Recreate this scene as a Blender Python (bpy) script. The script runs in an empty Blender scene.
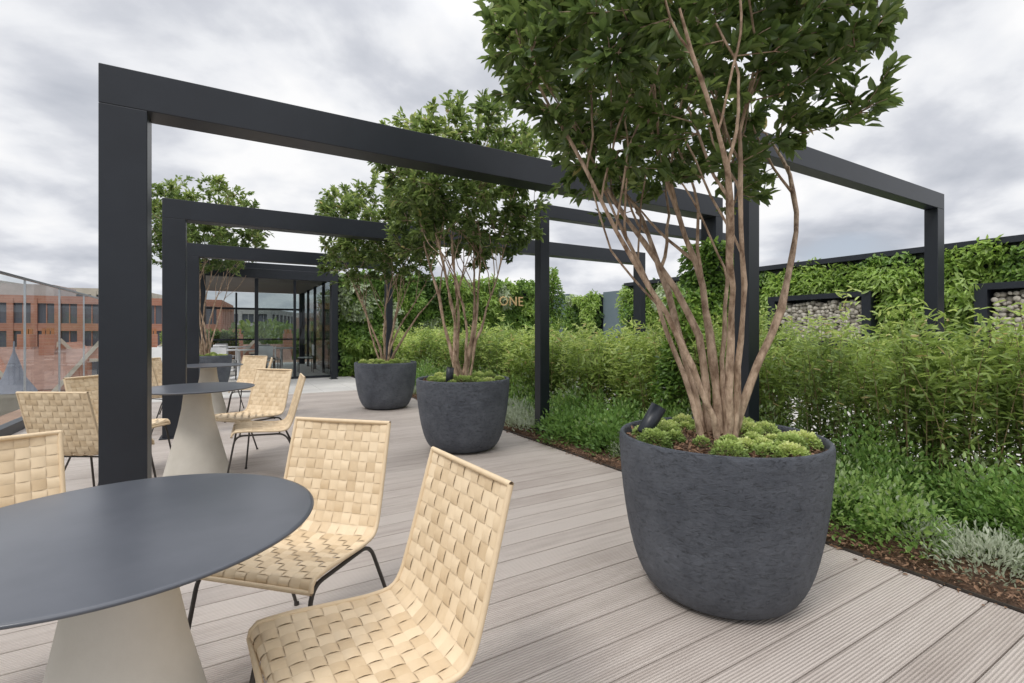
import bpy, math, random
import numpy as np
from mathutils import Vector, Matrix
random.seed(7); R=np.random.default_rng(11)
TH=math.radians(30.47); CU,SU=math.cos(TH),math.sin(TH)
H=1.2
def W(u,v,z=0): return Vector((CU*u-SU*v, SU*u+CU*v, z))
scene=bpy.context.scene; COL=scene.collection

# ---------------- materials
def newmat(name):
    m=bpy.data.materials.new(name); m.use_nodes=True
    nt=m.node_tree; b=nt.nodes['Principled BSDF']; return m,nt,b
def N(nt,t,**kw):
    n=nt.nodes.new(t)
    for k,v in kw.items():
        if k in n.inputs: n.inputs[k].default_value=v
        else: setattr(n,k,v)
    return n
def ramp(nt,stops):
    n=nt.nodes.new('ShaderNodeValToRGB'); e=n.color_ramp.elements
    while len(e)<len(stops): e.new(0.5)
    for i,(p,c) in enumerate(stops):
        e[i].position=p; e[i].color=(*c,1)
    return n
def simple(name,c1,c2,rough=0.6,scale=8,bump=0.1,metal=0,bscale=None,detail=6,stretch=(1,1,1),dist=0.01,p=(.3,.7)):
    m,nt,b=newmat(name)
    tc=N(nt,'ShaderNodeTexCoord'); mp=N(nt,'ShaderNodeMapping'); mp.inputs['Scale'].default_value=stretch
    nt.links.new(tc.outputs['Object'],mp.inputs[0])
    no=N(nt,'ShaderNodeTexNoise',Scale=scale,Detail=detail,Roughness=0.65); nt.links.new(mp.outputs[0],no.inputs[0])
    r=ramp(nt,[(p[0],c1),(p[1],c2)]); nt.links.new(no.outputs[0],r.inputs[0]); nt.links.new(r.outputs[0],b.inputs['Base Color'])
    b.inputs['Roughness'].default_value=rough; b.inputs['Metallic'].default_value=metal
    if bump:
        n2=N(nt,'ShaderNodeTexNoise',Scale=bscale or scale*3,Detail=5,Roughness=0.6); nt.links.new(mp.outputs[0],n2.inputs[0])
        bp=N(nt,'ShaderNodeBump',Strength=bump,Distance=dist); nt.links.new(n2.outputs[0],bp.inputs['Height']); nt.links.new(bp.outputs[0],b.inputs['Normal'])
    return m
M={}
M['black']=simple('black_powdercoat',(0.010,0.013,0.019),(0.015,0.019,0.027),0.4,3,0.03,bscale=300,dist=0.001)
M['rod']=simple('bronze_rod',(0.03,0.025,0.022),(0.05,0.042,0.035),0.4,20,0)
M['pave']=simple('pale_paving',(0.48,0.46,0.43),(0.6,0.58,0.55),0.7,2,0.1)
M['soil']=simple('bark_mulch',(0.035,0.02,0.012),(0.18,0.10,0.06),0.9,60,1.0,bscale=70,dist=0.02)
M['chip']=simple('wood_chip',(0.10,0.055,0.03),(0.32,0.19,0.115),0.85,30,0)
M['bark']=simple('bark',(0.19,0.12,0.075),(0.58,0.43,0.31),0.8,26,0.9,bscale=45,stretch=(1,1,.4),dist=0.012,p=(.36,.62))
M['stem']=simple('hedge_stem',(0.16,0.10,0.05),(0.22,0.2,0.09),0.7,10,0)
M['ped']=simple('pedestal_concrete',(0.56,0.52,0.45),(0.64,0.60,0.53),0.6,5,0.15,bscale=120,dist=0.002)
M['top']=simple('table_laminate',(0.065,0.071,0.085),(0.09,0.096,0.112),0.28,4,0.02,bscale=200,dist=0.001)
M['steel']=simple('brushed_steel',(0.45,0.46,0.48),(0.55,0.56,0.58),0.3,5,0,metal=0.9)
M['white']=simple('white_paint',(0.72,0.72,0.72),(0.8,0.8,0.8),0.5,4,0)
M['ceil']=simple('dark_soffit',(0.16,0.15,0.14),(0.2,0.19,0.18),0.5,4,0)
M['wood']=simple('oiled_wood',(0.28,0.12,0.05),(0.42,0.2,0.09),0.5,6,0.1,stretch=(1,1,8))
M['gold']=simple('brass',(0.6,0.42,0.2),(0.7,0.5,0.26),0.4,10,0,metal=0.5)
M['slate']=simple('slate_roof',(0.12,0.13,0.16),(0.2,0.21,0.25),0.7,1.5,0)
M['tile']=simple('clay_tile_roof',(0.16,0.09,0.07),(0.28,0.17,0.13),0.8,1.5,0.3,bscale=6,stretch=(1,1,4),dist=.1)
M['stone']=simple('portland_stone',(0.42,0.38,0.31),(0.55,0.5,0.42),0.8,0.6,0)
M['ground']=simple('city_ground',(0.08,0.09,0.07),(0.2,0.19,0.17),0.9,0.03,0)
M['greypanel']=simple('blue_grey_panel',(0.12,0.16,0.19),(0.15,0.19,0.22),0.5,2,0)
M['cond']=simple('concrete',(0.3,0.3,0.29),(0.42,0.41,0.4),0.8,0.5,0)
M['log']=simple('cut_logs',(0.22,0.20,0.16),(0.66,0.62,0.54),0.8,9,0)
# pot
m,nt,b=newmat('pot_stone'); M['pot']=m
tc=N(nt,'ShaderNodeTexCoord')
n1=N(nt,'ShaderNodeTexNoise',Scale=4,Detail=10,Roughness=0.78); nt.links.new(tc.outputs['Object'],n1.inputs[0])
r=ramp(nt,[(0.32,(0.060,0.069,0.088)),(0.68,(0.155,0.17,0.20))]); nt.links.new(n1.outputs[0],r.inputs[0])
b.inputs['Roughness'].default_value=0.62
mp=N(nt,'ShaderNodeMapping'); mp.inputs['Scale'].default_value=(1,1,2.1); nt.links.new(tc.outputs['Object'],mp.inputs[0])
n2=N(nt,'ShaderNodeTexNoise',Scale=13,Detail=11,Roughness=0.82,Distortion=0.4); nt.links.new(mp.outputs[0],n2.inputs[0])
n4=N(nt,'ShaderNodeTexNoise',Scale=34,Detail=5,Roughness=0.65,Distortion=0.6); nt.links.new(mp.outputs[0],n4.inputs[0])
pit=N(nt,'ShaderNodeMapRange'); nt.links.new(n4.outputs[0],pit.inputs[0]); pit.inputs[1].default_value=.34; pit.inputs[2].default_value=.46
mxp=N(nt,'ShaderNodeMix',data_type='RGBA',blend_type='MULTIPLY'); mxp.inputs[0].default_value=.35; nt.links.new(r.outputs[0],mxp.inputs[6]); nt.links.new(pit.outputs[0],mxp.inputs[7]); nt.links.new(mxp.outputs[2],b.inputs['Base Color'])
ad=N(nt,'ShaderNodeMath',operation='MULTIPLY_ADD'); nt.links.new(pit.outputs[0],ad.inputs[0]); ad.inputs[1].default_value=0.22; nt.links.new(n2.outputs[0],ad.inputs[2])
bp=N(nt,'ShaderNodeBump',Strength=1.0,Distance=0.032); nt.links.new(ad.outputs[0],bp.inputs['Height']); nt.links.new(bp.outputs[0],b.inputs['Normal'])
# deck
m,nt,b=newmat('grooved_decking'); M['deck']=m
tc=N(nt,'ShaderNodeTexCoord'); sp=N(nt,'ShaderNodeSeparateXYZ'); nt.links.new(tc.outputs['Object'],sp.inputs[0])
BW=0.158
dv=N(nt,'ShaderNodeMath',operation='DIVIDE'); nt.links.new(sp.outputs[1],dv.inputs[0]); dv.inputs[1].default_value=BW
fl=N(nt,'ShaderNodeMath',operation='FLOOR'); nt.links.new(dv.outputs[0],fl.inputs[0])
wn=N(nt,'ShaderNodeTexWhiteNoise',noise_dimensions='1D'); nt.links.new(fl.outputs[0],wn.inputs['W'])
mp=N(nt,'ShaderNodeMapping'); mp.inputs['Scale'].default_value=(0.7,9,1); nt.links.new(tc.outputs['Object'],mp.inputs[0])
no=N(nt,'ShaderNodeTexNoise',Scale=2.2,Detail=8,Roughness=0.7); nt.links.new(mp.outputs[0],no.inputs[0])
n3=N(nt,'ShaderNodeTexNoise',Scale=1.1,Detail=6,Roughness=.6); nt.links.new(tc.outputs['Object'],n3.inputs[0])
a1=N(nt,'ShaderNodeMath',operation='MULTIPLY_ADD'); nt.links.new(wn.outputs[0],a1.inputs[0]); a1.inputs[1].default_value=0.22; nt.links.new(no.outputs[0],a1.inputs[2])
a2=N(nt,'ShaderNodeMath',operation='MULTIPLY_ADD'); nt.links.new(n3.outputs[0],a2.inputs[0]); a2.inputs[1].default_value=0.6; nt.links.new(a1.outputs[0],a2.inputs[2])
r=ramp(nt,[(0.58,(0.34,0.285,0.25)),(1.0,(0.505,0.445,0.40))])
nt.links.new(a2.outputs[0],r.inputs[0])
g=N(nt,'ShaderNodeMath',operation='MULTIPLY'); nt.links.new(sp.outputs[1],g.inputs[0]); g.inputs[1].default_value=2*math.pi/(BW/13)
s=N(nt,'ShaderNodeMath',operation='SINE'); nt.links.new(g.outputs[0],s.inputs[0])
mr=N(nt,'ShaderNodeMapRange'); nt.links.new(s.outputs[0],mr.inputs[0]); mr.inputs[1].default_value=-1; mr.inputs[2].default_value=0.2; mr.inputs[3].default_value=0.76; mr.inputs[4].default_value=1
mx=N(nt,'ShaderNodeMix',data_type='RGBA',blend_type='MULTIPLY'); mx.inputs[0].default_value=1
nt.links.new(r.outputs[0],mx.inputs[6]); nt.links.new(mr.outputs[0],mx.inputs[7]); nt.links.new(mx.outputs[2],b.inputs['Base Color'])
bp=N(nt,'ShaderNodeBump',Strength=0.5,Distance=0.003); nt.links.new(s.outputs[0],bp.inputs['Height']); nt.links.new(bp.outputs[0],b.inputs['Normal'])
b.inputs['Roughness'].default_value=0.55
# strap
m,nt,b=newmat('woven_strap'); M['strap']=m
at=N(nt,'ShaderNodeAttribute',attribute_name='tint'); tc=N(nt,'ShaderNodeTexCoord')
no=N(nt,'ShaderNodeTexNoise',Scale=40,Detail=4); nt.links.new(tc.outputs['Object'],no.inputs[0])
a1=N(nt,'ShaderNodeMath',operation='MULTIPLY_ADD'); nt.links.new(no.outputs[0],a1.inputs[0]); a1.inputs[1].default_value=0.5; nt.links.new(at.outputs['Fac'],a1.inputs[2])
r=ramp(nt,[(0.2,(0.57,0.425,0.26)),(1,(0.74,0.59,0.40))]); nt.links.new(a1.outputs[0],r.inputs[0]); nt.links.new(r.outputs[0],b.inputs['Base Color'])
b.inputs['Roughness'].default_value=0.6
def leafmat(name,stops,rough=0.42,tr=0.3):
    m,nt,b=newmat(name)
    at=N(nt,'ShaderNodeAttribute',attribute_name='tint'); r=ramp(nt,stops); nt.links.new(at.outputs['Fac'],r.inputs[0])
    nt.links.new(r.outputs[0],b.inputs['Base Color']); b.inputs['Roughness'].default_value=rough
    t=N(nt,'ShaderNodeBsdfTranslucent'); hs=N(nt,'ShaderNodeHueSaturation',Value=1.8,Saturation=1.05,Hue=0.485); nt.links.new(r.outputs[0],hs.inputs['Color']); nt.links.new(hs.outputs[0],t.inputs[0])
    mx=N(nt,'ShaderNodeMixShader'); mx.inputs[0].default_value=tr
    nt.links.new(b.outputs[0],mx.inputs[1]); nt.links.new(t.outputs[0],mx.inputs[2]); nt.links.new(mx.outputs[0],nt.nodes['Material Output'].inputs[0])
    return m
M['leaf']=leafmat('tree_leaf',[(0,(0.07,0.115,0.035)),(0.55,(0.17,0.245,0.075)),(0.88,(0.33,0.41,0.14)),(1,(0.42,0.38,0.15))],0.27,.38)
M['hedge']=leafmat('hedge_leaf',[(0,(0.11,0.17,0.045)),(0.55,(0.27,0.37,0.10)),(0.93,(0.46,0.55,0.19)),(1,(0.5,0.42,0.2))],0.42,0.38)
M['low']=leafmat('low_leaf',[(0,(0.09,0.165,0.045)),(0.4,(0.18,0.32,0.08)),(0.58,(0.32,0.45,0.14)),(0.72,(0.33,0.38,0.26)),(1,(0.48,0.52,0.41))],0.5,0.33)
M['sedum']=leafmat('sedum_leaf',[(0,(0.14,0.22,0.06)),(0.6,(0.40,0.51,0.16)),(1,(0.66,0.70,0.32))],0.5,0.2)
M['wall']=leafmat('wall_leaf',[(0,(0.05,0.10,0.025)),(0.4,(0.16,0.28,0.06)),(0.72,(0.33,0.46,0.11)),(0.88,(0.34,0.41,0.25)),(1,(0.5,0.56,0.42))],0.45,0.33)
# glass
def glassmat(name,tint,ior,k):
    m=bpy.data.materials.new(name); m.use_nodes=True; nt=m.node_tree; nt.nodes.clear()
    o=N(nt,'ShaderNodeOutputMaterial'); t=N(nt,'ShaderNodeBsdfTransparent'); t.inputs[0].default_value=(*tint,1)
    gl=N(nt,'ShaderNodeBsdfGlossy'); gl.inputs['Roughness'].default_value=0.02; fr=N(nt,'ShaderNodeFresnel',IOR=ior)
    fm=N(nt,'ShaderNodeMath',operation='MULTIPLY'); nt.links.new(fr.outputs[0],fm.inputs[0]); fm.inputs[1].default_value=k
    geo=N(nt,'ShaderNodeNewGeometry'); inv=N(nt,'ShaderNodeMath',operation='SUBTRACT'); inv.inputs[0].default_value=1; nt.links.new(geo.outputs['Backfacing'],inv.inputs[1])
    fm2=N(nt,'ShaderNodeMath',operation='MULTIPLY'); nt.links.new(fm.outputs[0],fm2.inputs[0]); nt.links.new(inv.outputs[0],fm2.inputs[1])
    mx=N(nt,'ShaderNodeMixShader'); nt.links.new(fm2.outputs[0],mx.inputs[0]); nt.links.new(t.outputs[0],mx.inputs[1]); nt.links.new(gl.outputs[0],mx.inputs[2]); nt.links.new(mx.outputs[0],o.inputs[0]); return m
M['glass']=glassmat('clear_glass',(.965,.98,.98),1.35,.5)
M['tglass']=glassmat('tinted_glass',(.80,.83,.83),1.6,.9)
m,nt,b=newmat('window_glass'); M['win']=m; b.inputs['Base Color'].default_value=(0.09,0.10,0.12,1); b.inputs['Roughness'].default_value=0.12
def brick(name,c1,c2,mortar):
    m,nt,b=newmat(name); tc=N(nt,'ShaderNodeTexCoord')
    no=N(nt,'ShaderNodeTexNoise',Scale=0.8,Detail=8,Roughness=0.75); nt.links.new(tc.outputs['Object'],no.inputs[0])
    r=ramp(nt,[(0.3,c1),(0.7,c2)]); nt.links.new(no.outputs[0],r.inputs[0])
    sp=N(nt,'ShaderNodeSeparateXYZ'); nt.links.new(tc.outputs['Object'],sp.inputs[0])
    mu=N(nt,'ShaderNodeMath',operation='MULTIPLY'); nt.links.new(sp.outputs[2],mu.inputs[0]); mu.inputs[1].default_value=2*math.pi/0.075*0.25
    si=N(nt,'ShaderNodeMath',operation='SINE'); nt.links.new(mu.outputs[0],si.inputs[0])
    gt=N(nt,'ShaderNodeMath',operation='GREATER_THAN'); nt.links.new(si.outputs[0],gt.inputs[0]); gt.inputs[1].default_value=0.93
    ml=N(nt,'ShaderNodeMath',operation='MULTIPLY'); nt.links.new(gt.outputs[0],ml.inputs[0]); ml.inputs[1].default_value=0.35
    mx=N(nt,'ShaderNodeMix',data_type='RGBA'); nt.links.new(ml.outputs[0],mx.inputs[0]); nt.links.new(r.outputs[0],mx.inputs[6]); mx.inputs[7].default_value=(*mortar,1)
    nt.links.new(mx.outputs[2],b.inputs['Base Color']); b.inputs['Roughness'].default_value=0.85; return m
M['brick']=brick('red_brick',(0.30,0.135,0.09),(0.45,0.235,0.16),(0.45,0.4,0.35))
M['brick2']=brick('brown_brick',(0.2,0.12,0.08),(0.34,0.21,0.14),(0.4,0.36,0.3))

# ---------------- mesh helpers
def link(o,parent=None):
    COL.objects.link(o)
    if parent is not None: o.parent=parent
    return o
def empty(name,loc=(0,0,0),rz=0):
    e=bpy.data.objects.new(name,None); e.location=loc; e.rotation_euler=(0,0,rz); e.empty_display_size=0.2; COL.objects.link(e); return e
def obj(name,verts,faces,mat,parent=None,smooth=False,loc=(0,0,0),rz=0):
    me=bpy.data.meshes.new(name); me.from_pydata([tuple(v) for v in verts],[],faces); me.update()
    mats=mat if isinstance(mat,list) else [mat]
    for k in mats: me.materials.append(k)
    if smooth: me.polygons.foreach_set('use_smooth',[True]*len(me.polygons))
    o=bpy.data.objects.new(name,me); o.location=loc; o.rotation_euler=(0,0,rz); return link(o,parent)
def boxes(name,bl,mat,parent=None,bev=0,loc=(0,0,0),rz=0):
    """list of (x0,x1,y0,y1,z0,z1)"""
    vs=[];fs=[]
    for (a,b_,c,d,e,f) in bl:
        k=len(vs); vs+=[(a,c,e),(b_,c,e),(b_,d,e),(a,d,e),(a,c,f),(b_,c,f),(b_,d,f),(a,d,f)]
        fs+=[(k,k+3,k+2,k+1),(k+4,k+5,k+6,k+7),(k,k+1,k+5,k+4),(k+1,k+2,k+6,k+5),(k+2,k+3,k+7,k+6),(k+3,k,k+4,k+7)]
    o=obj(name,vs,fs,mat,parent,loc=loc,rz=rz)
    if bev:
        md=o.modifiers.new('bev','BEVEL'); md.width=bev; md.segments=2; md.limit_method='ANGLE'
    return o
def lathe(name,prof,mat,parent=None,n=64,loc=(0,0,0),wob=0):
    vs=[];fs=[]
    for (r,z) in prof:
        for i in range(n):
            a=2*math.pi*i/n; vs.append((r*math.cos(a),r*math.sin(a),z))
    for j in range(len(prof)-1):
        for i in range(n):
            fs.append((j*n+i,j*n+(i+1)%n,(j+1)*n+(i+1)%n,(j+1)*n+i))
    return obj(name,vs,fs,mat,parent,smooth=True,loc=loc)
def np_mesh(name,V,F,mat,tint=None,parent=None,smooth=False,loc=(0,0,0),rz=0):
    V=np.asarray(V,dtype=np.float32); F=np.asarray(F,dtype=np.int32); k=F.shape[1]
    me=bpy.data.meshes.new(name); me.vertices.add(len(V)); me.vertices.foreach_set('co',V.ravel())
    me.loops.add(F.size); me.loops.foreach_set('vertex_index',F.ravel())
    me.polygons.add(len(F)); me.polygons.foreach_set('loop_start',np.arange(len(F),dtype=np.int32)*k)
    me.update(calc_edges=True); me.validate()
    if tint is not None:
        a=me.attributes.new('tint','FLOAT','POINT'); a.data.foreach_set('value',np.asarray(tint,dtype=np.float32))
    me.materials.append(mat)
    if smooth: me.polygons.foreach_set('use_smooth',[True]*len(me.polygons))
    o=bpy.data.objects.new(name,me); o.location=loc; o.rotation_euler=(0,0,rz); return link(o,parent)
def nrm(a): return a/np.maximum(np.linalg.norm(a,axis=1,keepdims=True),1e-6)
def leaves(name,pos,ax,ln,wd,tint,mat,parent=None,up=None,loc=(0,0,0),rz=0,fold=0.25):
    n=len(pos); ax=nrm(ax)
    if up is None: up=np.tile([0,0,1.0],(n,1))+R.normal(0,0.45,(n,3))
    side=nrm(np.cross(ax,up)); nm=nrm(np.cross(side,ax))
    ln=np.broadcast_to(ln,(n,))[:,None]; wd=np.broadcast_to(wd,(n,))[:,None]
    b=pos; t=pos+ax*ln-nm*ln*0.12
    L1=pos+ax*ln*0.33+side*wd*0.5+nm*wd*fold; L2=pos+ax*ln*0.7+side*wd*0.42+nm*(wd*fold-ln*0.03)
    R1=pos+ax*ln*0.33-side*wd*0.5+nm*wd*fold; R2=pos+ax*ln*0.7-side*wd*0.42+nm*(wd*fold-ln*0.03)
    V=np.stack([b,L1,L2,t,R2,R1],1).reshape(-1,3)
    k=np.arange(n)[:,None]*6
    F=np.concatenate([k+np.array([[0,3,2,1]]),k+np.array([[0,5,4,3]])],1).reshape(-1,4)
    return np_mesh(name,V,F,mat,np.repeat(np.clip(tint,0,1),6),parent,loc=loc,rz=rz)
class Tubes:
    def __init__(s): s.V=[];s.F=[];s.n=0
    def add(s,pts,rad,n=6):
        pts=[Vector(p) for p in pts]; prev=None
        ref=Vector((0.3,0.9,0.1)).normalized()
        for i,p in enumerate(pts):
            d=(pts[min(i+1,len(pts)-1)]-pts[max(i-1,0)]).normalized()
            if prev is None:
                if abs(d.dot(ref))>0.9: ref=Vector((1,0,0.1)).normalized()
                a=d.cross(ref).normalized()
            else: a=(prev-d*prev.dot(d)).normalized()
            prev=a; c=d.cross(a)
            for j in range(n):
                t=2*math.pi*j/n; q=p+(a*math.cos(t)+c*math.sin(t))*rad[i]; s.V.append((q.x,q.y,q.z))
        for i in range(len(pts)-1):
            for j in range(n):
                s.F.append((s.n+i*n+j,s.n+i*n+(j+1)%n,s.n+(i+1)*n+(j+1)%n,s.n+(i+1)*n+j))
        s.n+=len(pts)*n
    def make(s,name,mat,parent=None,**k): return np_mesh(name,s.V,s.F,mat,None,parent,True,**k)
def arc(pts,rad=0.03,seg=5):
    pts=[Vector(p) for p in pts]; out=[pts[0]]
    for i in range(1,len(pts)-1):
        p=pts[i]; a=(pts[i-1]-p); b=(pts[i+1]-p); r=min(rad,a.length*.45,b.length*.45); a.normalize(); b.normalize()
        for k in range(seg+1):
            t=k/seg; out.append((p+a*r)*(1-t)**2+p*2*t*(1-t)+(p+b*r)*t*t)
    out.append(pts[-1]); return out

# ---------------- ground / decks
obj('ground',[(-1500,-1500,-24),(1500,-1500,-24),(1500,1500,-24),(-1500,1500,-24)],[(0,1,2,3)],M['ground'])
boxes('host_building',[(-2.9,10.2,-4,24,-23.9,-0.06)],M['brick2'],rz=TH)
VE=10.27
nb=int((VE+3.0)/BW); bl=[]
for i in range(nb):
    y1=VE-i*BW; bl.append((-2.5,2.93,y1-BW+0.006,y1,-0.03,0.0))
deck=boxes('timber_deck',bl,M['deck'],rz=TH,bev=0.002)
bl=[]
for i in range(9):
    for j in range(12):
        u0=-2.5+i*0.6+0.003; v0=VE+0.01+j*0.9
        bl.append((u0,u0+0.594,v0,v0+0.892,-0.03,0.0))
for i in range(8):
    for j in range(26):
        u0=4.93+i*0.6; v0=-3+j*0.9
        if v0>VE+8: continue
        bl.append((u0,min(u0+0.594,9.5),v0,v0+0.892,-0.03,0.0))
boxes('stone_paving',bl,M['pave'],rz=TH)
nu,nv=24,180; us=np.linspace(2.96,4.9,nu); vs_=np.linspace(-1.5,13.6,nv)
U,Vv=np.meshgrid(us,vs_); Z=0.0+0.02*R.random(U.shape)+0.02*np.sin(U*5+Vv*3)
Z[:,0]=-0.01
V=np.stack([U,Vv,Z],-1).reshape(-1,3)
idx=np.arange(nu*nv).reshape(nv,nu)
F=np.stack([idx[:-1,:-1],idx[:-1,1:],idx[1:,1:],idx[1:,:-1]],-1).reshape(-1,4)
np_mesh('planting_bed_soil',V,F,M['soil'],None,None,True,rz=TH)
n=6500; pos=np.stack([2.95+R.exponential(.22,n).clip(0,.6)-R.exponential(.02,n).clip(0,.12),R.uniform(-.5,9,n),R.uniform(0.015,0.05,n)],1)
ondeck=pos[:,0]<2.945; pos[ondeck,2]=.006
ax=R.normal(0,1,(n,3)); ax[:,2]*=.25; ax[ondeck,2]=0
leaves('bark_chips',pos,ax,R.uniform(.012,.042,n),R.uniform(.007,.017,n),np.zeros(n),M['chip'],rz=TH)
boxes('bed_edging',[(2.934,2.944,-1.5,13.6,-0.03,0.012)],M['rod'],rz=TH)

# ---------------- pergola frames
def frame(v,u0,u1,Ht=2.7,w=.22,w2=None,t=.20,bh=.22):
    z1=Ht; w2=w2 or w
    o=boxes('pergola_frame',[(u0,u0+w,v,v+t,0,z1-bh),(u1-w2,u1,v,v+t,0,z1-bh),(u0,u1,v,v+t,z1-bh,z1),(u0-.03,u0+w+.03,v-.03,v+t+.03,0.0,0.012),(u1-w2-.03,u1+.03,v-.03,v+t+.03,0.0,0.012)],M['black'],rz=TH,bev=0.004)
    return o
frame(3.5,-.61,4.80,w2=.12)
frame(6.66,-.61,6.85,w2=.12)
frame(9.82,-.61,2.95,w2=.12)
frame(12.98,-.61,2.45,w2=.12)
frame(2.18,3.28,6.74,w=.13,w2=.17,t=.12,bh=.17)
frame(4.72,3.16,6.85,w=.13,t=.12,bh=.15)

# ---------------- pots
def pot(u,v,sc=(1,1,1)):
    p=W(u,v)
    e=empty('planter_pot',p,random.uniform(0,6)); e.scale=sc
    prof=[(0,0.0),(0.26,0.0),(0.315,0.012),(0.355,0.045),(0.395,0.12),(0.425,0.22),(0.452,0.36),(0.472,0.52),(0.480,0.64),(0.483,0.70),(0.479,0.722),(0.468,0.727),(0.456,0.722),(0.452,0.70),(0.450,0.62)]
    o=lathe('shell',prof,M['pot'],e,96)
    md=o.modifiers.new('s','SUBSURF'); md.levels=1; md.render_levels=1
    lathe('soil',[(0,0.705),(0.2,0.70),(0.38,0.685),(0.451,0.675)],M['soil'],e,48)
    P=[];A=[];L=[];T=[];C=[]
    rr=np.random.default_rng(int(abs(u*100+v*37)))
    tr=0
    while len(C)<30 and tr<3000:
        tr+=1; a=rr.uniform(0,6.28); r=0.385*math.sqrt(rr.uniform(.12,1)); q=rr.uniform(.03,.075)
        x,y=r*math.cos(a),r*math.sin(a)
        if any(math.hypot(x-c[0],y-c[1])<.88*(q+c[2]) for c in C): continue
        C.append((x,y,q))
    for i,(x,y,q) in enumerate(C):
        r=math.hypot(x,y); c=np.array([x,y,0.688+.03*(1-r/.45)]); n=int(900*(q/.06)**2)
        d=rr.normal(0,1,(n,3)); d[:,2]=np.abs(d[:,2]); d=nrm(d); s=q*np.array([1.08,1.08,1.0])
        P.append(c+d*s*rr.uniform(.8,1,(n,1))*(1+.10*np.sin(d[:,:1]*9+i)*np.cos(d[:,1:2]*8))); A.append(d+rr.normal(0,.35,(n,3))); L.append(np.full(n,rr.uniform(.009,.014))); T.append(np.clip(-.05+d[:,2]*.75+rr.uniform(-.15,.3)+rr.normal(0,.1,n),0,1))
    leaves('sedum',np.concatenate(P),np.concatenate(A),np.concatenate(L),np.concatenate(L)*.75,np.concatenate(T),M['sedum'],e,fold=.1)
    n=1100; a=rr.uniform(0,6.28,n); r=.44*np.sqrt(rr.uniform(0,1,n))
    leaves('mulch',np.stack([r*np.cos(a),r*np.sin(a),.688+.025*(1-r/.45)+rr.uniform(0,.012,n)],1),rr.normal(0,1,(n,3))*[1,1,.3],rr.uniform(.015,.035,n),.012,np.zeros(n),M['chip'],e)
    return e,p
def spot(p,lean):
    e=empty('garden_spotlight',p,0)
    t=Tubes(); t.add([(0,0,-.06),(0,0,.05)],[.006,.006],8); t.make('spike',M['black'],e)
    l=Vector(lean).normalized(); c=Vector((0,0,.055))
    t=Tubes(); a=c-l*.05; b=c+l*.10
    t.add([a,a+l*.001,a+l*.01,b,b,b-l*.012,b-l*.012],[.001,.028,.034,.037,.032,.031,.001],20); t.make('lamp_head',M['black'],e)

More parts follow.
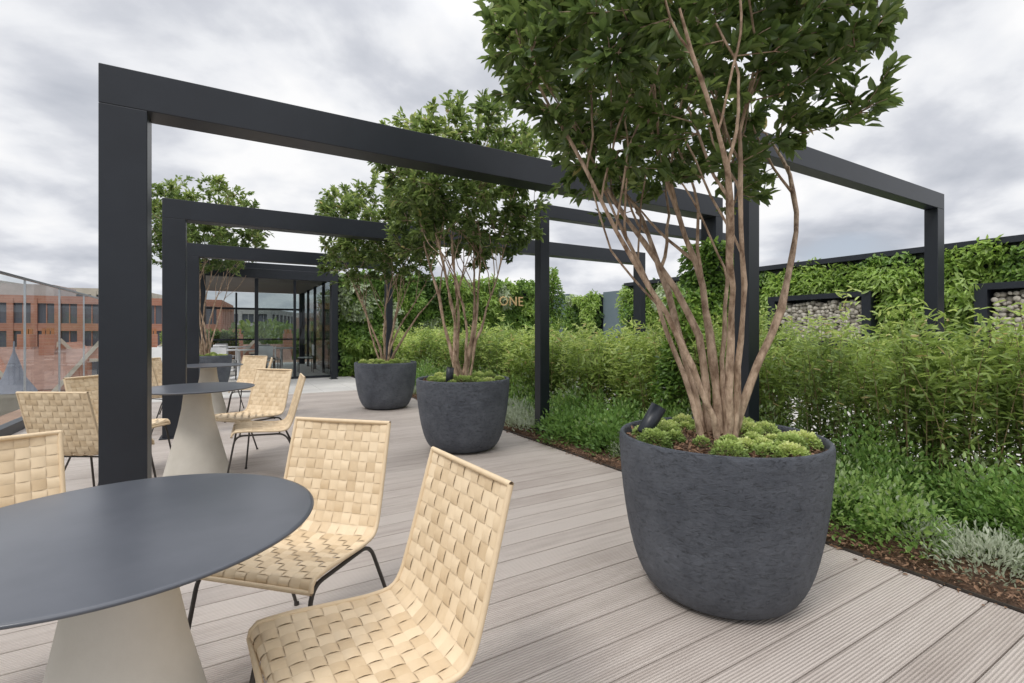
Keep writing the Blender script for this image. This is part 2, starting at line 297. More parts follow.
# ---------------- trees
def tree(p,seed,cc,cr,zmin,nst=8,lean=0.34,ntw=900,nl=14,leaf=.07,name='potted_tree',z0=0.66,sr=1.0):
    rr=random.Random(seed); rg=np.random.default_rng(seed); e=empty(name,p,0); T=Tubes()
    cc=Vector(cc); cr=Vector(cr); nodes=[]
    def inside(q,s=1.0):
        dx,dy,dz=(q.x-cc.x)/cr.x,(q.y-cc.y)/cr.y,(q.z-cc.z)/cr.z; return dx*dx+dy*dy+abs(dz)**3<s*s
    def grow(p0,d,L,r0,r1,ns,wan,up):
        pts=[p0.copy()]; rad=[r0]; q=p0.copy(); d=d.normalized()
        for i in range(ns):
            d=(d+Vector((rr.gauss(0,wan),rr.gauss(0,wan),rr.gauss(0,wan*.5)+up))).normalized()
            q=q+d*L/ns; pts.append(q.copy()); rad.append(r0+(r1-r0)*(i+1)/ns)
        return pts,rad,d
    def rdir(d,s):
        v=Vector((rr.gauss(0,1),rr.gauss(0,1),rr.gauss(0,.7))); v=(v-d*v.dot(d)).normalized()
        return (d+v*s).normalized()
    for i in range(nst):
        a=i*2*math.pi/nst+rr.uniform(-.3,.3); l=lean*rr.uniform(.3,1.15); o=rr.uniform(.02,.075)
        p0=Vector((o*math.cos(a),o*math.sin(a),z0)); d=Vector((math.cos(a)*l*.6,math.sin(a)*l*.6,1))
        L=rr.uniform(1.5,2.0)*(cc.z-z0)/2.2; r0=rr.uniform(.015,.029)*sr
        pts,rad,_=grow(p0,d,L,r0,.005,14,.095,.03)
        for k,q in enumerate(pts):
            t=k/14; q.x+=math.cos(a)*l*.22*t*t+cc.x*t*t; q.y+=math.sin(a)*l*.22*t*t+cc.y*t*t
        rad=[x*(1+.10*rr.gauss(0,1)) for x in rad]
        T.add(pts,rad,9); nodes+=[(q,rad[k]) for k,q in enumerate(pts) if k>6]
        n1=7
        for b in range(n1):
            t=0.34+0.66*(b+rr.random()*.8)/n1; k=min(int(t*14),13)
            pd=(pts[k+1]-pts[k]).normalized(); q0=pts[k]
            d1=rdir(pd,rr.uniform(.35,.75)); L1=rr.uniform(.45,.8)*(1.15-t*.35)
            p1,r1,_=grow(q0,d1,L1,min(rad[k]*.6,.011),.004,8,.12,.06)
            kk=len(p1)
            while kk>2 and not inside(p1[kk-1],.92) and p1[kk-1].z>cc.z-cr.z: kk-=1
            if p1[kk-1].z<zmin: continue
            p1=p1[:kk]; r1=r1[:kk]
            T.add(p1,r1,6); nodes+=[(q,r1[j]) for j,q in enumerate(p1) if j>1]
    ND=np.array([tuple(q) for q,_ in nodes])
    LP=[];LA=[];made=0;tries=0; gaps=rg.uniform(-1,1,(34,3))*np.array(cr)+np.array(cc); gr=rg.uniform(.11,.23,34)
    extra=[]
    while made<ntw and tries<ntw*12:
        tries+=1
        q=rg.uniform(-1,1,3)*1.08; rad2=math.hypot(q[0],q[1])
        bump=1+.12*math.sin(3*math.atan2(q[1],q[0])+q[2]*4+seed)+.07*math.sin(7*math.atan2(q[1],q[0])-q[2]*6)
        if rad2**2+abs(q[2])**3>bump*bump: continue
        if rad2<.5 and rg.random()<.5: continue
        P=np.array(cc)+q*np.array(cr)
        if P[2]<zmin+.12*math.sin(5*P[0]+seed)+.10*rg.normal(): continue
        if np.any(np.linalg.norm(gaps-P,axis=1)<gr) and rg.random()<.92: continue
        dd=np.linalg.norm(ND-P,axis=1)+np.maximum(0,ND[:,2]-P[2])*.6; k=int(np.argmin(dd))
        if dd[k]>.75: continue
        a=Vector(ND[k]); b=Vector(P); L=(b-a).length
        mid=a.lerp(b,.5)+Vector((rr.gauss(0,.08),rr.gauss(0,.08),rr.gauss(0,.05)-.03))*L
        pts=[a,a.lerp(mid,.5).lerp(mid,.1),mid,mid.lerp(b,.5)+Vector((0,0,.02*L)),b]
        r0=.0022+.004*min(L,.6); T.add(pts,[r0,r0*.8,r0*.65,r0*.5,.0012],4); made+=1
        if L>.2 and len(ND)<3000: extra.append(mid); 
        if len(extra)>40: ND=np.concatenate([ND,np.array([tuple(x) for x in extra])]); extra=[]
        ax=(b-mid).normalized()
        for h in range(nl):
            f=rr.random()**.7; L_=min(L,.22); base=b-ax*L_*(1-f)+Vector((rr.gauss(0,.006),rr.gauss(0,.006),rr.gauss(0,.006)))
            ld=rdir(ax,rr.uniform(.4,1.5)); ld.z-=.08
            LP.append(base); LA.append(ld)
    T.make('trunk_and_branches',M['bark'],e)
    n=len(LP); P=np.array([tuple(q) for q in LP]); A=np.array([tuple(q) for q in LA])
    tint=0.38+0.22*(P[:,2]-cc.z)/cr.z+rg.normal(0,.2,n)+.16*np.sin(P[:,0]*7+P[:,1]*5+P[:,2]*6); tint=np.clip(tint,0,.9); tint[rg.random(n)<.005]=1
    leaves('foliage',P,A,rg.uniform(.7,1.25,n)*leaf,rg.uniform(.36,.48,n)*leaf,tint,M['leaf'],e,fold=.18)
    return n,made
cnt=[]
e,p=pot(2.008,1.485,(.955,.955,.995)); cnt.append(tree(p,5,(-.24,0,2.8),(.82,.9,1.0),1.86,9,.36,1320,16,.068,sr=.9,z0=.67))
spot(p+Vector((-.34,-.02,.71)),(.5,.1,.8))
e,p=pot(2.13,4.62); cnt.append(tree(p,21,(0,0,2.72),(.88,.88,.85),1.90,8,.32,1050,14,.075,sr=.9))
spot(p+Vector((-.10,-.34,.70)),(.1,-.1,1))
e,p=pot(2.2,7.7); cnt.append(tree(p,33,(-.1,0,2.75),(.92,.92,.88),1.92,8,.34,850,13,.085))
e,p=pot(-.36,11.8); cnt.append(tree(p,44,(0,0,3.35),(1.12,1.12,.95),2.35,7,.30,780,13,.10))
print('leaves',cnt)

# ---------------- hedge and low planting
def hedge(name,u0,u1,v0,v1,perm2,h,nleaf,llen,seed,stem_every=1):
    rg=np.random.default_rng(seed); ns=int((u1-u0)*(v1-v0)*perm2)
    bu=rg.uniform(u0,u1,ns); bv=rg.uniform(v0,v1,ns)
    hh=h*(.88+.12*np.sin(bv*2.1+bu*3)*.5+rg.normal(0,.10,ns)); hh=np.clip(hh,.5,h*1.25)
    le=rg.normal(0,.14,(ns,2))
    T=Tubes()
    for i in range(0,ns,stem_every):
        T.add([(bu[i]+le[i,0]*t*t,bv[i]+le[i,1]*t*t,hh[i]*t) for t in (0,.35,.7,.97)],[.005,.004,.003,.0015],4)
    e=empty(name,(0,0,0),TH)
    T.make('stems',M['stem'],e)
    n=ns*nleaf; s=np.repeat(np.arange(ns),nleaf); t=.10+.90*rg.beta(1.5,1.0,n)
    pos=np.stack([bu[s]+le[s,0]*t*t,bv[s]+le[s,1]*t*t,hh[s]*t],1)+rg.normal(0,.04,(n,3))
    pos[:,2]=np.maximum(pos[:,2],.03)
    ax=rg.normal(0,1,(n,3)); ax[:,2]=rg.normal(.35,.5,n)
    patch=np.sin(bv*1.7+bu*2+seed)*np.sin(bv*.9+1)
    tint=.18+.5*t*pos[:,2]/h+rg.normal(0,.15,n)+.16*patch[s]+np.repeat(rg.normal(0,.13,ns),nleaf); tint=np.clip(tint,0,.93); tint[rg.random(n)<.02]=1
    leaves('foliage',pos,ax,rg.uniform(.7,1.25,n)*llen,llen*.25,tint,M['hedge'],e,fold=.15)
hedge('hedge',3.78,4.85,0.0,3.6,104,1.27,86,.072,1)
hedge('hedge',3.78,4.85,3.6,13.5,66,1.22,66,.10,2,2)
def mounds(name,u0,u1,v0,v1,nm,per,ll,seed,rs=(.16,.3)):
    rg=np.random.default_rng(seed); P=[];A=[];L=[];Tn=[];Wd=[]
    for i in range(nm):
        cu_=rg.uniform(u0,u1); front=(cu_-u0)/(u1-u0); cv=rg.uniform(v0,v1)
        drift=math.sin(cv*2.4+1.0)
        if front<.5: sp=2 if drift>-.1 or rg.random()<.25 else rg.choice([0,1])
        else: sp=rg.choice([0,1,2],p=[.5,.4,.1])
        q=rg.uniform(*rs)*(1 if sp<2 else .72); c=np.array([cu_,cv,.02]); 
        hz=q*(1.25 if sp==0 else 1.5 if sp==1 else 1.15)*(.75+.6*front)
        n=int(per*(q/.23)**2*(1.3 if sp==2 else 1)); d=rg.normal(0,1,(n,3)); d[:,2]=np.abs(d[:,2]); d=nrm(d)
        lump=1+.16*np.sin(d[:,0]*9+i)*np.cos(d[:,1]*8+i*2)+rg.normal(0,.17,n)
        P.append(c+d*np.array([q,q,hz])*(lump*rg.uniform(.72,1,n))[:,None])
        a=d+rg.normal(0,.5,(n,3)); a[:,2]+=.5 if sp!=2 else .9; A.append(a)
        l=ll*rg.uniform(.7,1.3,n)*(1.0,1.25,1.2)[sp]; L.append(l); Wd.append(l*(.55,.42,.24)[sp])
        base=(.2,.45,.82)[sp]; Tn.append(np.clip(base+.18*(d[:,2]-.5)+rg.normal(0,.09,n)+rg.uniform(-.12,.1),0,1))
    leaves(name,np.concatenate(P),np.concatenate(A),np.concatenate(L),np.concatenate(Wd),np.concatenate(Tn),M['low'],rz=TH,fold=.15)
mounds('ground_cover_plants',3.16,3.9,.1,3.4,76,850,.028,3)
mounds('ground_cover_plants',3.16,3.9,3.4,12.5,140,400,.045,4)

# ---------------- living walls
def livewall(name,axis,c,a0,a1,z0,z1,n,seed,sgn,holes=(),depth=.16,ll=.11):
    rg=np.random.default_rng(seed); a=rg.uniform(a0,a1,n); z=rg.uniform(z0,z1+.02,n)+.05*np.sin(a*5+seed)+.04*np.sin(a*13)
    keep=np.ones(n,bool)
    for (h0,h1,k0,k1) in holes: keep&=~((a>h0)&(a<h1)&(z>k0)&(z<k1))
    a=a[keep];z=z[keep];n=len(a)
    nc=int((a1-a0)*(z1-z0)*5); ca=rg.uniform(a0,a1,nc); cz=rg.uniform(z0,z1,nc); csp=rg.random(nc); cdp=rg.uniform(.3,1.3,nc)
    csp=csp*.75+.25*(.5+.5*np.sin(ca*1.3+cz*2))
    k=np.argmin((a[:,None]-ca[None])**2+((z[:,None]-.12)-cz[None])**2,axis=1)
    r2=np.sqrt((a-ca[k])**2+(z-cz[k])**2)
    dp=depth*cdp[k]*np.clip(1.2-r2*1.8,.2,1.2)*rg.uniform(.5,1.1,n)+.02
    o=c-dp*sgn
    pos=np.stack([o,a,z],1) if axis=='u' else np.stack([a,o,z],1)
    ax=rg.normal(0,.7,(n,3)); ax[:,2]-=.5
    up=rg.normal(0,.5,(n,3)); up[:,2]+=.6
    if axis=='u': ax[:,0]-=.5*sgn; up[:,0]-=.8*sgn
    else: ax[:,1]-=.5*sgn; up[:,1]-=.8*sgn
    sp=csp[k]; base=np.where(sp<.2,.08,np.where(sp<.45,.38,np.where(sp<.82,.62,.9)))
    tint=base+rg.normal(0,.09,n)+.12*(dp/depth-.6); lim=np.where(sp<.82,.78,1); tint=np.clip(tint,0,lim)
    sz=np.where(sp<.2,1.1,np.where(sp<.45,.8,np.where(sp<.7,1.25,.9)))
    asp=np.where(sp<.45,.5,np.where(sp<.7,.28,.42))
    L=rg.uniform(.7,1.3,n)*ll*sz
    return leaves(name,pos,ax,L,L*asp,tint,M['wall'],up=up,rz=TH)
F1=(3.9,5.66,.95,1.88); F2=(.5,2.62,.95,1.88)
e=empty('living_wall_structure',(0,0,0),TH)
boxes('backing',[(9.5,9.7,-3,9.9,0,2.44),(9.5,9.7,10.9,14.0,0,2.3)],M['black'],e)
boxes('coping',[(9.36,9.74,-3,9.9,2.44,2.53)],M['black'],e)
boxes('end_backing',[(2.62,9.5,13.82,14.0,0,2.75)],M['black'],e)
boxes('panel',[(9.44,9.72,12.55,13.8,0,2.42),(9.5,9.7,9.9,10.9,0,2.36)],M['greypanel'],e)
livewall('living_wall_plants','u',9.5,-2.5,9.9,.05,2.42,46000,1,1,[F1,F2],ll=.10,depth=.3)
livewall('living_wall_plants','u',9.5,10.9,12.5,.1,2.3,4500,2,1,depth=.25)
livewall('living_wall_plants','v',13.82,2.66,9.4,.05,2.85,26000,3,1,depth=.32,ll=.13)
def logbox(F_):
    v0,v1,z0,z1=F_; e=empty('log_store',(0,0,0),TH); t=.09
    boxes('surround',[(9.12,9.499,v0,v1,z1-t,z1),(9.12,9.499,v0,v1,z0,z0+t),(9.12,9.499,v0,v0+t*1.5,z0+t,z1-t),(9.12,9.499,v1-t*1.5,v1,z0+t,z1-t)],M['black'],e)
    T=Tubes(); rr=random.Random(3)
    y=v0+.2; 
    while y<v1-.18:
        z=z0+t+.03
        while z<z1-t-.05:
            r=rr.uniform(.022,.042); yy=y+rr.uniform(-.018,.018); x=9.18+rr.uniform(0,.08)
            T.add([(x,yy,z),(x+.002,yy,z),(9.49,yy,z)],[.002,r,r],8); z+=r*1.95
        y+=.066
    T.make('logs',M['log'],e)
logbox(F1); logbox(F2)
def climber(u,v,z0,z1,r,n,seed):
    rg=np.random.default_rng(seed); z=rg.uniform(z0,z1,n); a=rg.uniform(0,6.28,n); q=r*(.6+.3*np.sin(z*5+a*2))*np.sqrt(rg.uniform(.2,1,n))*(1.15-.4*(z-z0)/(z1-z0))
    pos=np.stack([u+q*np.cos(a),v+q*np.sin(a),z],1); ax=np.stack([np.cos(a),np.sin(a),rg.normal(-.3,.5,n)],1)+rg.normal(0,.4,(n,3))
    e=empty('climbing_plant',(0,0,0),TH)
    T=Tubes()
    for i in range(5):
        T.add([(u+.08*math.cos(k*.9+i*1.3),v+.08*math.sin(k*.9+i*1.3),k/10*z1) for k in range(11)],[.008]*11,5)
    T.make('vines',M['stem'],e)
    leaves('foliage',pos,ax,rg.uniform(.05,.09,n),.035,np.clip(.36+rg.normal(0,.15,n)+.15*np.sin(z*6),0,.78),M['wall'],e)
climber(4.7,3.6,0,2.2,.42,7000,5)
climber(3.95,3.3,0,1.6,.35,4000,8)
climber(6.0,8.6,0,2.55,.42,5000,6)
cu=bpy.data.curves.new('wall_lettering','FONT'); cu.body='ONE'; cu.size=.42; cu.extrude=.02; cu.space_character=1.05
t=bpy.data.objects.new('wall_lettering',cu); t.location=W(7.4,13.4,2.04); t.rotation_euler=(math.pi/2,0,TH); cu.materials.append(M['gold']); COL.objects.link(t)

# ---------------- tables and chairs
def table(u,v):
    e=empty('cafe_table',W(u,v),0)
    lathe('tabletop',[(0,.726),(.30,.726),(.405,.733),(.418,.738),(.42,.742),(.418,.745),(.41,.746),(0,.746)],M['top'],e,96)
    lathe('pedestal',[(0,0),(.235,0),(.243,.006),(.24,.02),(.215,.12),(.175,.28),(.135,.44),(.108,.58),(.095,.70),(.1,.727)],M['ped'],e,64)
def chair_meshes():
    prof=[(.185,.395),(.18,.418),(.165,.430),(.09,.430),(0,.422),(-.12,.412),(-.185,.414),(-.215,.43),(-.235,.47),(-.262,.56),(-.295,.68),(-.325,.79),(-.335,.825)]
    P=[Vector((x,0,z)) for x,z in prof]
    cum=[0]
    for i in range(1,len(P)): cum.append(cum[-1]+(P[i]-P[i-1]).length)
    Lt=cum[-1]
    def at(s):
        s=max(0,min(Lt,s))
        for i in range(len(P)-1):
            if s<=cum[i+1]+1e-9:
                f=(s-cum[i])/(cum[i+1]-cum[i]); 
                return P[i].lerp(P[i+1],f)
        return P[-1]
    def nor(s):
        d=(at(s+.025)-at(s-.025)).normalized(); n=Vector((d.z,0,-d.x)); 
        return -n if n.z<0 and s<Lt*.5 or (s>=Lt*.5 and n.x<0) else n
    nw=11; ns=21; cw=.46/nw; cs=Lt/ns
    def wid(s): return 1-.05*(s/Lt)
    V=[];F=[];Tn=[];rr=random.Random(2)
    for side in (1,-1):
        for i in range(ns):
            for j in range(nw):
                lengthwise=((i+j)%2==0) if side==1 else ((i+j)%2==1)
                tn=rr.uniform(0.1,.9); k=len(V); jit=rr.uniform(-.03,.03)
                A,B=(5,3)
                for a in range(A):
                    for b in range(B):
                        fa=(a/(A-1)-.5); fb=(b/(B-1)-.5)
                        if lengthwise: ds,dw=fa*1.16,fb*.95+jit
                        else: ds,dw=fb*.95+jit,fa*1.16
                        h=.0046*math.cos(fa*math.pi*.93)-.0008+(.0006 if abs(fb)<.1 else 0)
                        s=(i+.5+ds)*cs; w=((j+.5+dw)*cw-.23)*wid(s)
                        w=max(-.23,min(.23,w)); c=at(s); n=nor(s)
                        sag=-.012*(1-(w/.23)**2)
                        q=c+n*(side*h+sag); V.append((q.x,w,q.z)); Tn.append(tn)
                for a in range(A-1):
                    for b in range(B-1):
                        q=(k+a*B+b,k+a*B+b+1,k+(a+1)*B+b+1,k+(a+1)*B+b); F.append(q if (side==1) else q[::-1])
    me=np_mesh('woven_straps',V,F,M['strap'],Tn,None,True)
    T=Tubes()
    for sgn in (1,-1):
        ss=[k/40*Lt for k in range(41)]
        T.add([(at(s).x,sgn*.232*wid(s),at(s).z) for s in ss],[.008]*41,8)
    for s in (0,Lt):
        T.add([(at(s).x,-.232*wid(s)-.003,at(s).z),(at(s).x,-.1,at(s).z),(at(s).x,.1,at(s).z),(at(s).x,.232*wid(s)+.003,at(s).z)],[.008]*4,8)
    ed=T.make('edge_binding',M['strap'])
    a=ed.data.attributes.new('tint','FLOAT','POINT'); a.data.foreach_set('value',[.45]*len(ed.data.vertices))
    T=Tubes(); r=.0075
    for sgn in (1,-1):
        y=.215*sgn
        pts=arc([(.23,y*1.12,0.005),(.16,y*1.0,.398),(-.19,y*1.0,.386),(-.36,y*1.12,.005)],.06,6)
        T.add(pts,[r]*len(pts),8)
        T.add([(.23,y*1.12,0.0),(.23,y*1.12,.012)],[.011,.011],8); T.add([(-.36,y*1.12,0.0),(-.36,y*1.12,.012)],[.011,.011],8)
    T.add([(.13,-.215,.396),(.13,.215,.396)],[.006]*2,8); T.add([(-.15,-.215,.386),(-.15,.215,.386)],[.006]*2,8)
    lg=T.make('legs',M['rod'])
    ms=[(o.name,o.data) for o in (me,ed,lg)]
    for o in (me,ed,lg): bpy.data.objects.remove(o)
    return ms
TV=[(-.21,1.46),(-.2,4.76),(-.2,7.9)]
for u,v in TV: table(u,v)
CM=chair_meshes()
def chair(x,y,ang):
    e=empty('woven_chair',(x,y,0),ang)
    for nme,d in CM:
        o=bpy.data.objects.new(nme.split('.')[0],d); link(o,e)
def chair_back(x,y,fx,fy):
    l=math.hypot(fx,fy); fx/=l; fy/=l
    chair(x+fx*.335,y+fy*.335,math.atan2(fy,fx))
chair_back(-.128,1.38,-.826,-.565)
chair_back(-.72,2.06,-.24,-.97)
chair_back(-1.84,1.66,.74,-.67)
def cuv(u,v,fu,fv):
    p=W(u,v); d=W(fu,fv); chair_back(p.x,p.y,d.x,d.y)
cuv(.57,4.50,-1,.05); cuv(.42,5.42,-.75,-.66); cuv(-.92,4.02,.5,.8); cuv(-.98,5.35,.8,-.6)
cuv(.57,7.7,-1,.05); cuv(.4,8.55,-.7,-.7); cuv(-.9,7.2,.7,.7); cuv(-.95,8.5,.8,-.6)

# ---------------- glass balustrade
e=empty('glass_balustrade',(0,0,0),TH)
GH=1.86; pl=[];v=-2.0
while v<13:
    pl.append((-2.212,-2.198,v+.01,v+1.48,.12,GH)); v+=1.5
boxes('glass_panels',pl,M['glass'],e)
boxes('base_channel',[(-2.26,-2.15,-2,13,0,.115)],M['black'],e)
boxes('handrail',[(-2.225,-2.185,-2,13,GH+.004,GH+.03)],M['steel'],e)
boxes('clamps',[(-2.216,-2.194,v0-.006,v0+.006,.118,GH) for v0 in np.arange(-2,13.1,1.5)],M['steel'],e)

# ---------------- pavilion
e=empty('glass_pavilion',(0,0,0),TH)
UL=-1.15
boxes('roof',[(UL,2.58,13.5,20,2.66,2.9)],M['black'],e)
boxes('ceiling',[(UL+.1,2.4,13.7,19.8,2.62,2.655)],M['ceil'],e)
boxes('posts',[(2.4,2.58,13.5,13.68,0,2.66),(.62,.7,13.55,13.63,0,2.66),(UL,UL+.12,13.5,13.65,0,2.66),(2.4,2.58,19.8,20,0,2.66),(UL,UL+.12,19.8,20,0,2.66),
 (.62,2.4,13.552,13.628,.0,.06),(.7,2.4,13.552,13.628,2.54,2.618),(1.5,1.56,13.555,13.625,.06,2.54),(UL,2.58,19.85,19.92,2.0,2.07),(UL,2.58,19.85,19.92,.9,.96),
 (.3,.36,19.84,19.93,0,2.6),
 (2.46,2.54,15.2,15.28,0,2.66),(2.46,2.54,16.8,16.88,0,2.66),(2.46,2.54,18.3,18.38,0,2.66)],M['black'],e)
boxes('glazing',[(.7,1.5,13.585,13.597,.06,2.54),(1.56,2.4,13.585,13.597,.06,2.54),(UL+.12,2.4,19.9,19.912,0,2.62),(2.49,2.502,13.7,19.8,0,2.62)],M['tglass'],e)
for (u,v) in [(.3,14.6),(-1.0,15.5),(1.4,15.6),(.3,17.5)]:
    e=empty('white_table',W(u,v),TH)
    lathe('top',[(0,.72),(.4,.72),(.4,.745),(0,.745)],M['white'],e,32); lathe('stem',[(.2,0),(.2,.02),(.04,.06),(.035,.72)],M['white'],e,24)
    for k in range(3):
        a=k*2.1+.5; c=empty('white_chair',W(u,v)+Vector((.65*math.cos(a),.65*math.sin(a),0)),a+math.pi)
        boxes('seat',[(-.2,.2,-.2,.2,.43,.455)],M['white'],c,.01); boxes('back',[(-.22,-.2,-.2,.2,.5,.82)],M['white'],c,.008)
        boxes('legs',[(-.2,-.18,-.2,-.18,0,.5),(-.2,-.18,.18,.2,0,.5),(.18,.2,-.2,-.18,0,.43),(.18,.2,.18,.2,0,.43)],M['rod'],c)
def planter(u0,u1,v0,v1,n,ht):
    e=empty('timber_planter',(0,0,0),TH)
    boxes('trough',[(u0,u1,v0,v1,0,.6)],M['wood'],e,.01)
    leaves('shrub',np.stack([R.uniform(u0,u1,n),R.uniform(v0,v1,n),.55+ht*R.beta(1.5,1.3,n)],1),R.normal(0,1,(n,3)),.12,.05,np.clip(R.normal(.4,.2,n),0,.9),M['leaf'],e)
planter(-1.9,.4,20.4,21.0,3000,.7); planter(3.0,3.7,14.4,19.8,9000,2.1)

# ---------------- city
def building(name,x,y,w,d,z1,rz,nf,nb_,wall,pier=.5,band=.8,z0=-24,roof=True):
    e=empty(name,(x,y,0),rz); fh=(z1-z0)/nf
    boxes('glazing',[(-w/2+.25,w/2-.25,-d/2+.25,d/2-.25,z0,z1-.3)],M['win'],e)
    bl=[]
    for k in range(nf+1):
        z=z0+k*fh; bl.append((-w/2,w/2,-d/2,d/2,z-band/2,z+band/2))
    boxes('floor_bands',bl,wall,e)
    bl=[]
    bw=w/nb_
    for k in range(nb_+1):
        c=-w/2+k*bw; c=min(max(c,-w/2+pier/2+.05),w/2-pier/2-.05)
        for s in (-1,1): bl.append((c-pier/2,c+pier/2,s*d/2-.2 if s>0 else s*d/2-.06,s*d/2+.06 if s>0 else s*d/2+.2,z0,z1+.1))
        if k<nb_:
            for s in(-1,1): bl.append((c+bw/2-.05,c+bw/2+.05,s*(d/2-.22)-.04,s*(d/2-.22)+.04,z0,z1-.35))
    nd=max(2,int(d/bw))
    for k in range(nd+1):
        c=-d/2+k*d/nd; c=min(max(c,-d/2+pier/2+.1),d/2-pier/2-.1)
        for s in (-1,1): bl.append((s*w/2-.2 if s>0 else s*w/2-.07,s*w/2+.07 if s>0 else s*w/2+.2,c-pier/2,c+pier/2,z0,z1+.1))
    boxes('piers',bl,wall,e)
    if roof:
        boxes('roof_plant',[(-w*.25,w*.1,-d*.25,d*.2,z1+band/2,z1+band/2+1.6)],M['cond'],e)
    return e
def pol(px,Y): return ((px-512)/487*Y,Y)
x,y=pol(20,62); building('brick_office_building',x,y,46,16,5.0,math.radians(25),9,22,M['brick'],.55,.9)
x,y=pol(-30,95); building('office_building',x,y,60,20,9,math.radians(20),9,18,M['stone'],.8,1.2)
x,y=pol(175,120); building('office_building',x,y,50,20,6,math.radians(10),9,15,M['cond'],.8,1.2)
x,y=pol(330,160); building('office_building',x,y,50,20,5,math.radians(-10),9,15,M['brick2'],1,1.3)
x,y=pol(900,140); building('office_building',x,y,60,20,5,math.radians(-30),8,15,M['stone'],1,1.3)
x,y=pol(600,170); building('office_building',x,y,70,20,4,0,8,18,M['brick'],1,1.3)
def gabled(name,x,y,w,d,ze,rz,ng):
    e=building(name,x,y,w,d,ze,rz,7,ng*3,M['brick'],1.0,1.1,roof=False)
    vs=[(-w/2,-d/2,ze+.6),(w/2,-d/2,ze+.6),(w/2,d/2,ze+.6),(-w/2,d/2,ze+.6),(-w/2,0,ze+3.4),(w/2,0,ze+3.4)]
    obj('roof',vs,[(0,1,5,4),(2,3,4,5),(1,2,5),(3,0,4)],M['tile'],e)
    gw=w/ng
    for k in range(ng):
        c=-w/2+gw*(k+.5); h=ze+.56
        vs=[(c-gw*.36,-d/2-.3,h),(c+gw*.36,-d/2-.3,h),(c,-d/2-.3,h+3.3),(c-gw*.36,0,h),(c+gw*.36,0,h),(c,0,h+3.3)]
        obj('gable',vs,[(0,1,2),(0,2,5,3),(1,4,5,2)],M['brick'],e)
        vs=[(c-gw*.40,-d/2-.5,h-.1),(c,-d/2-.5,h+3.7),(c,-d/2-.5,h+3.25),(c-gw*.35,-d/2-.5,h-.1),(c+gw*.40,-d/2-.5,h-.1),(c+gw*.35,-d/2-.5,h-.1)]
        obj('coping',vs,[(0,3,2,1),(4,1,2,5)],M['stone'],e)
        boxes('gable_window',[(c-.45,c+.45,-d/2-.42,-d/2-.31,h+.5,h+2.0)],M['win'],e)
        boxes('gable_window_frame',[(c-.6,c+.6,-d/2-.46,-d/2-.32,h+.3,h+.49),(c-.6,c+.6,-d/2-.46,-d/2-.32,h+2.01,h+2.2),(c-.04,c+.04,-d/2-.47,-d/2-.43,h+.5,h+2.0)],M['stone'],e)
        boxes('chimney',[(c+gw*.42,c+gw*.42+.9,-1,.6,ze+2,ze+4.6)],M['brick'],e)
        boxes('chimney_pots',[(c+gw*.42+.1+q*.27,c+gw*.42+.3+q*.27,-.3,-.05,ze+4.6,ze+5.1) for q in range(3)],M['wood'],e)
    boxes('string_course',[(-w/2-.1,w/2+.1,-d/2-.16,-d/2-.065,ze-3.2*k-.25,ze-3.2*k) for k in range(0,4)],M['stone'],e)
    return e
x,y=pol(15,36); gabled('brick_mansion_block',x-4,y+2,34,12,-3.6,math.radians(38),5)
x,y=pol(90,50); gabled('brick_mansion_block',x+4,y,30,12,-3.6,math.radians(30),4)
x,y=pol(14,25); e=empty('church_turret',(x,y,0),0)
lathe('drum',[(.7,-24),(.7,-2.2),(.85,-2.1),(.85,-1.9)],M['stone'],e,8)
lathe('spire',[(.9,-1.9),(.42,-1.1),(.2,-.3),(.05,.2),(.03,.7),(0,.75)],M['slate'],e,8)
def treemass(name,px,Y,w,h,n,seed,z0=-24):
    rg=np.random.default_rng(seed); x,y=pol(px,Y)
    c=np.stack([x+rg.uniform(-w/2,w/2,24),y+rg.uniform(-6,6,24),rg.uniform(-8,h-3,24)],1); s=rg.integers(0,24,n)
    d=nrm(rg.normal(0,1,(n,3))); pos=c[s]+d*rg.uniform(2,4.2,(n,1))
    leaves(name,pos,d+rg.normal(0,.6,(n,3)),1.1,.7,np.clip(.3+.25*d[:,2]+rg.normal(0,.1,n),0,.9),M['leaf'])
treemass('distant_trees',170,75,30,3.0,7000,1); treemass('distant_trees',260,90,50,3.0,7000,2)
treemass('distant_trees',820,90,70,2,7000,3)

# ---------------- sky / light
w=bpy.data.worlds.new('World'); scene.world=w; w.use_nodes=True; nt=w.node_tree; nt.nodes.clear()
out=N(nt,'ShaderNodeOutputWorld'); bg=N(nt,'ShaderNodeBackground',Strength=0.14); nt.links.new(bg.outputs[0],out.inputs[0])
sky=N(nt,'ShaderNodeTexSky'); sky.sky_type='NISHITA'; sky.sun_disc=False
EL=math.radians(52); AZ=math.radians(215)
sky.sun_elevation=EL; sky.sun_rotation=AZ
tc=N(nt,'ShaderNodeTexCoord'); sp=N(nt,'ShaderNodeSeparateXYZ'); nt.links.new(tc.outputs['Generated'],sp.inputs[0])
az=N(nt,'ShaderNodeMath',operation='MAXIMUM'); nt.links.new(sp.outputs[2],az.inputs[0]); az.inputs[1].default_value=0
zz=N(nt,'ShaderNodeMath',operation='ADD'); nt.links.new(az.outputs[0],zz.inputs[0]); zz.inputs[1].default_value=.3
dx=N(nt,'ShaderNodeMath',operation='DIVIDE'); nt.links.new(sp.outputs[0],dx.inputs[0]); nt.links.new(zz.outputs[0],dx.inputs[1])
dy=N(nt,'ShaderNodeMath',operation='DIVIDE'); nt.links.new(sp.outputs[1],dy.inputs[0]); nt.links.new(zz.outputs[0],dy.inputs[1])
cb=N(nt,'ShaderNodeCombineXYZ'); nt.links.new(dx.outputs[0],cb.inputs[0]); nt.links.new(dy.outputs[0],cb.inputs[1])
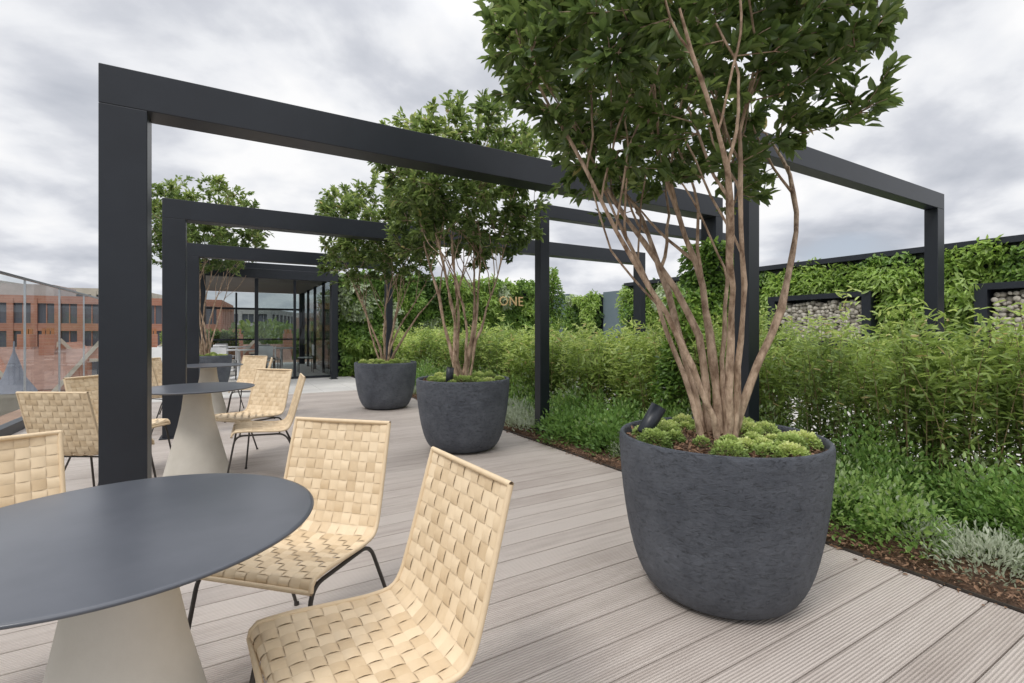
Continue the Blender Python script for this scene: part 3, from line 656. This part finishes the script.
n1=N(nt,'ShaderNodeTexNoise',Scale=1.9,Detail=9,Roughness=.5,Distortion=.15); nt.links.new(cb.outputs[0],n1.inputs[0])
r1=ramp(nt,[(.34,(3.5,3.7,4.15)),(.44,(4.7,4.85,5.25)),(.51,(6.1,6.2,6.45)),(.59,(7.05,7.05,7.1))]); nt.links.new(n1.outputs[0],r1.inputs[0])
n2=N(nt,'ShaderNodeTexNoise',Scale=.9,Detail=6,Roughness=.5); mpp=N(nt,'ShaderNodeMapping'); mpp.inputs['Location'].default_value=(5.2,3.1,1); nt.links.new(cb.outputs[0],mpp.inputs[0]); nt.links.new(mpp.outputs[0],n2.inputs[0])
r2=ramp(nt,[(.60,(0,0,0)),(.75,(.3,.3,.3))]); nt.links.new(n2.outputs[0],r2.inputs[0])
mx=N(nt,'ShaderNodeMix',data_type='RGBA'); nt.links.new(r2.outputs[0],mx.inputs[0]); nt.links.new(r1.outputs[0],mx.inputs[6]); nt.links.new(sky.outputs[0],mx.inputs[7])
# overcast is brightest overhead; boost added mostly above view to brighten the scene
zr=N(nt,'ShaderNodeMapRange',interpolation_type='SMOOTHSTEP'); nt.links.new(sp.outputs[2],zr.inputs[0]); zr.inputs[1].default_value=.5; zr.inputs[2].default_value=.9; zr.inputs[3].default_value=1; zr.inputs[4].default_value=2.4
vm=N(nt,'ShaderNodeVectorMath',operation='SCALE'); nt.links.new(mx.outputs[2],vm.inputs[0]); nt.links.new(zr.outputs[0],vm.inputs['Scale'])
nt.links.new(vm.outputs[0],bg.inputs[0])
sd=bpy.data.lights.new('sun','SUN'); sd.energy=1.45; sd.angle=math.radians(14); sd.color=(1,.96,.9)
so=bpy.data.objects.new('sun',sd); COL.objects.link(so)
dirv=Vector((math.sin(AZ)*math.cos(EL),math.cos(AZ)*math.cos(EL),math.sin(EL)))
so.rotation_euler=dirv.to_track_quat('Z','Y').to_euler()
# ---------------- camera
cd=bpy.data.cameras.new('camera'); cd.sensor_width=36; cd.lens=17.12; cd.shift_y=-.0093; cd.clip_end=4000; cd.clip_start=.05
co=bpy.data.objects.new('camera',cd); co.location=(0,0,H); co.rotation_euler=(math.pi/2,0,0); COL.objects.link(co); scene.camera=co
scene.view_settings.view_transform='Standard'; scene.view_settings.look='None'; scene.view_settings.exposure=0
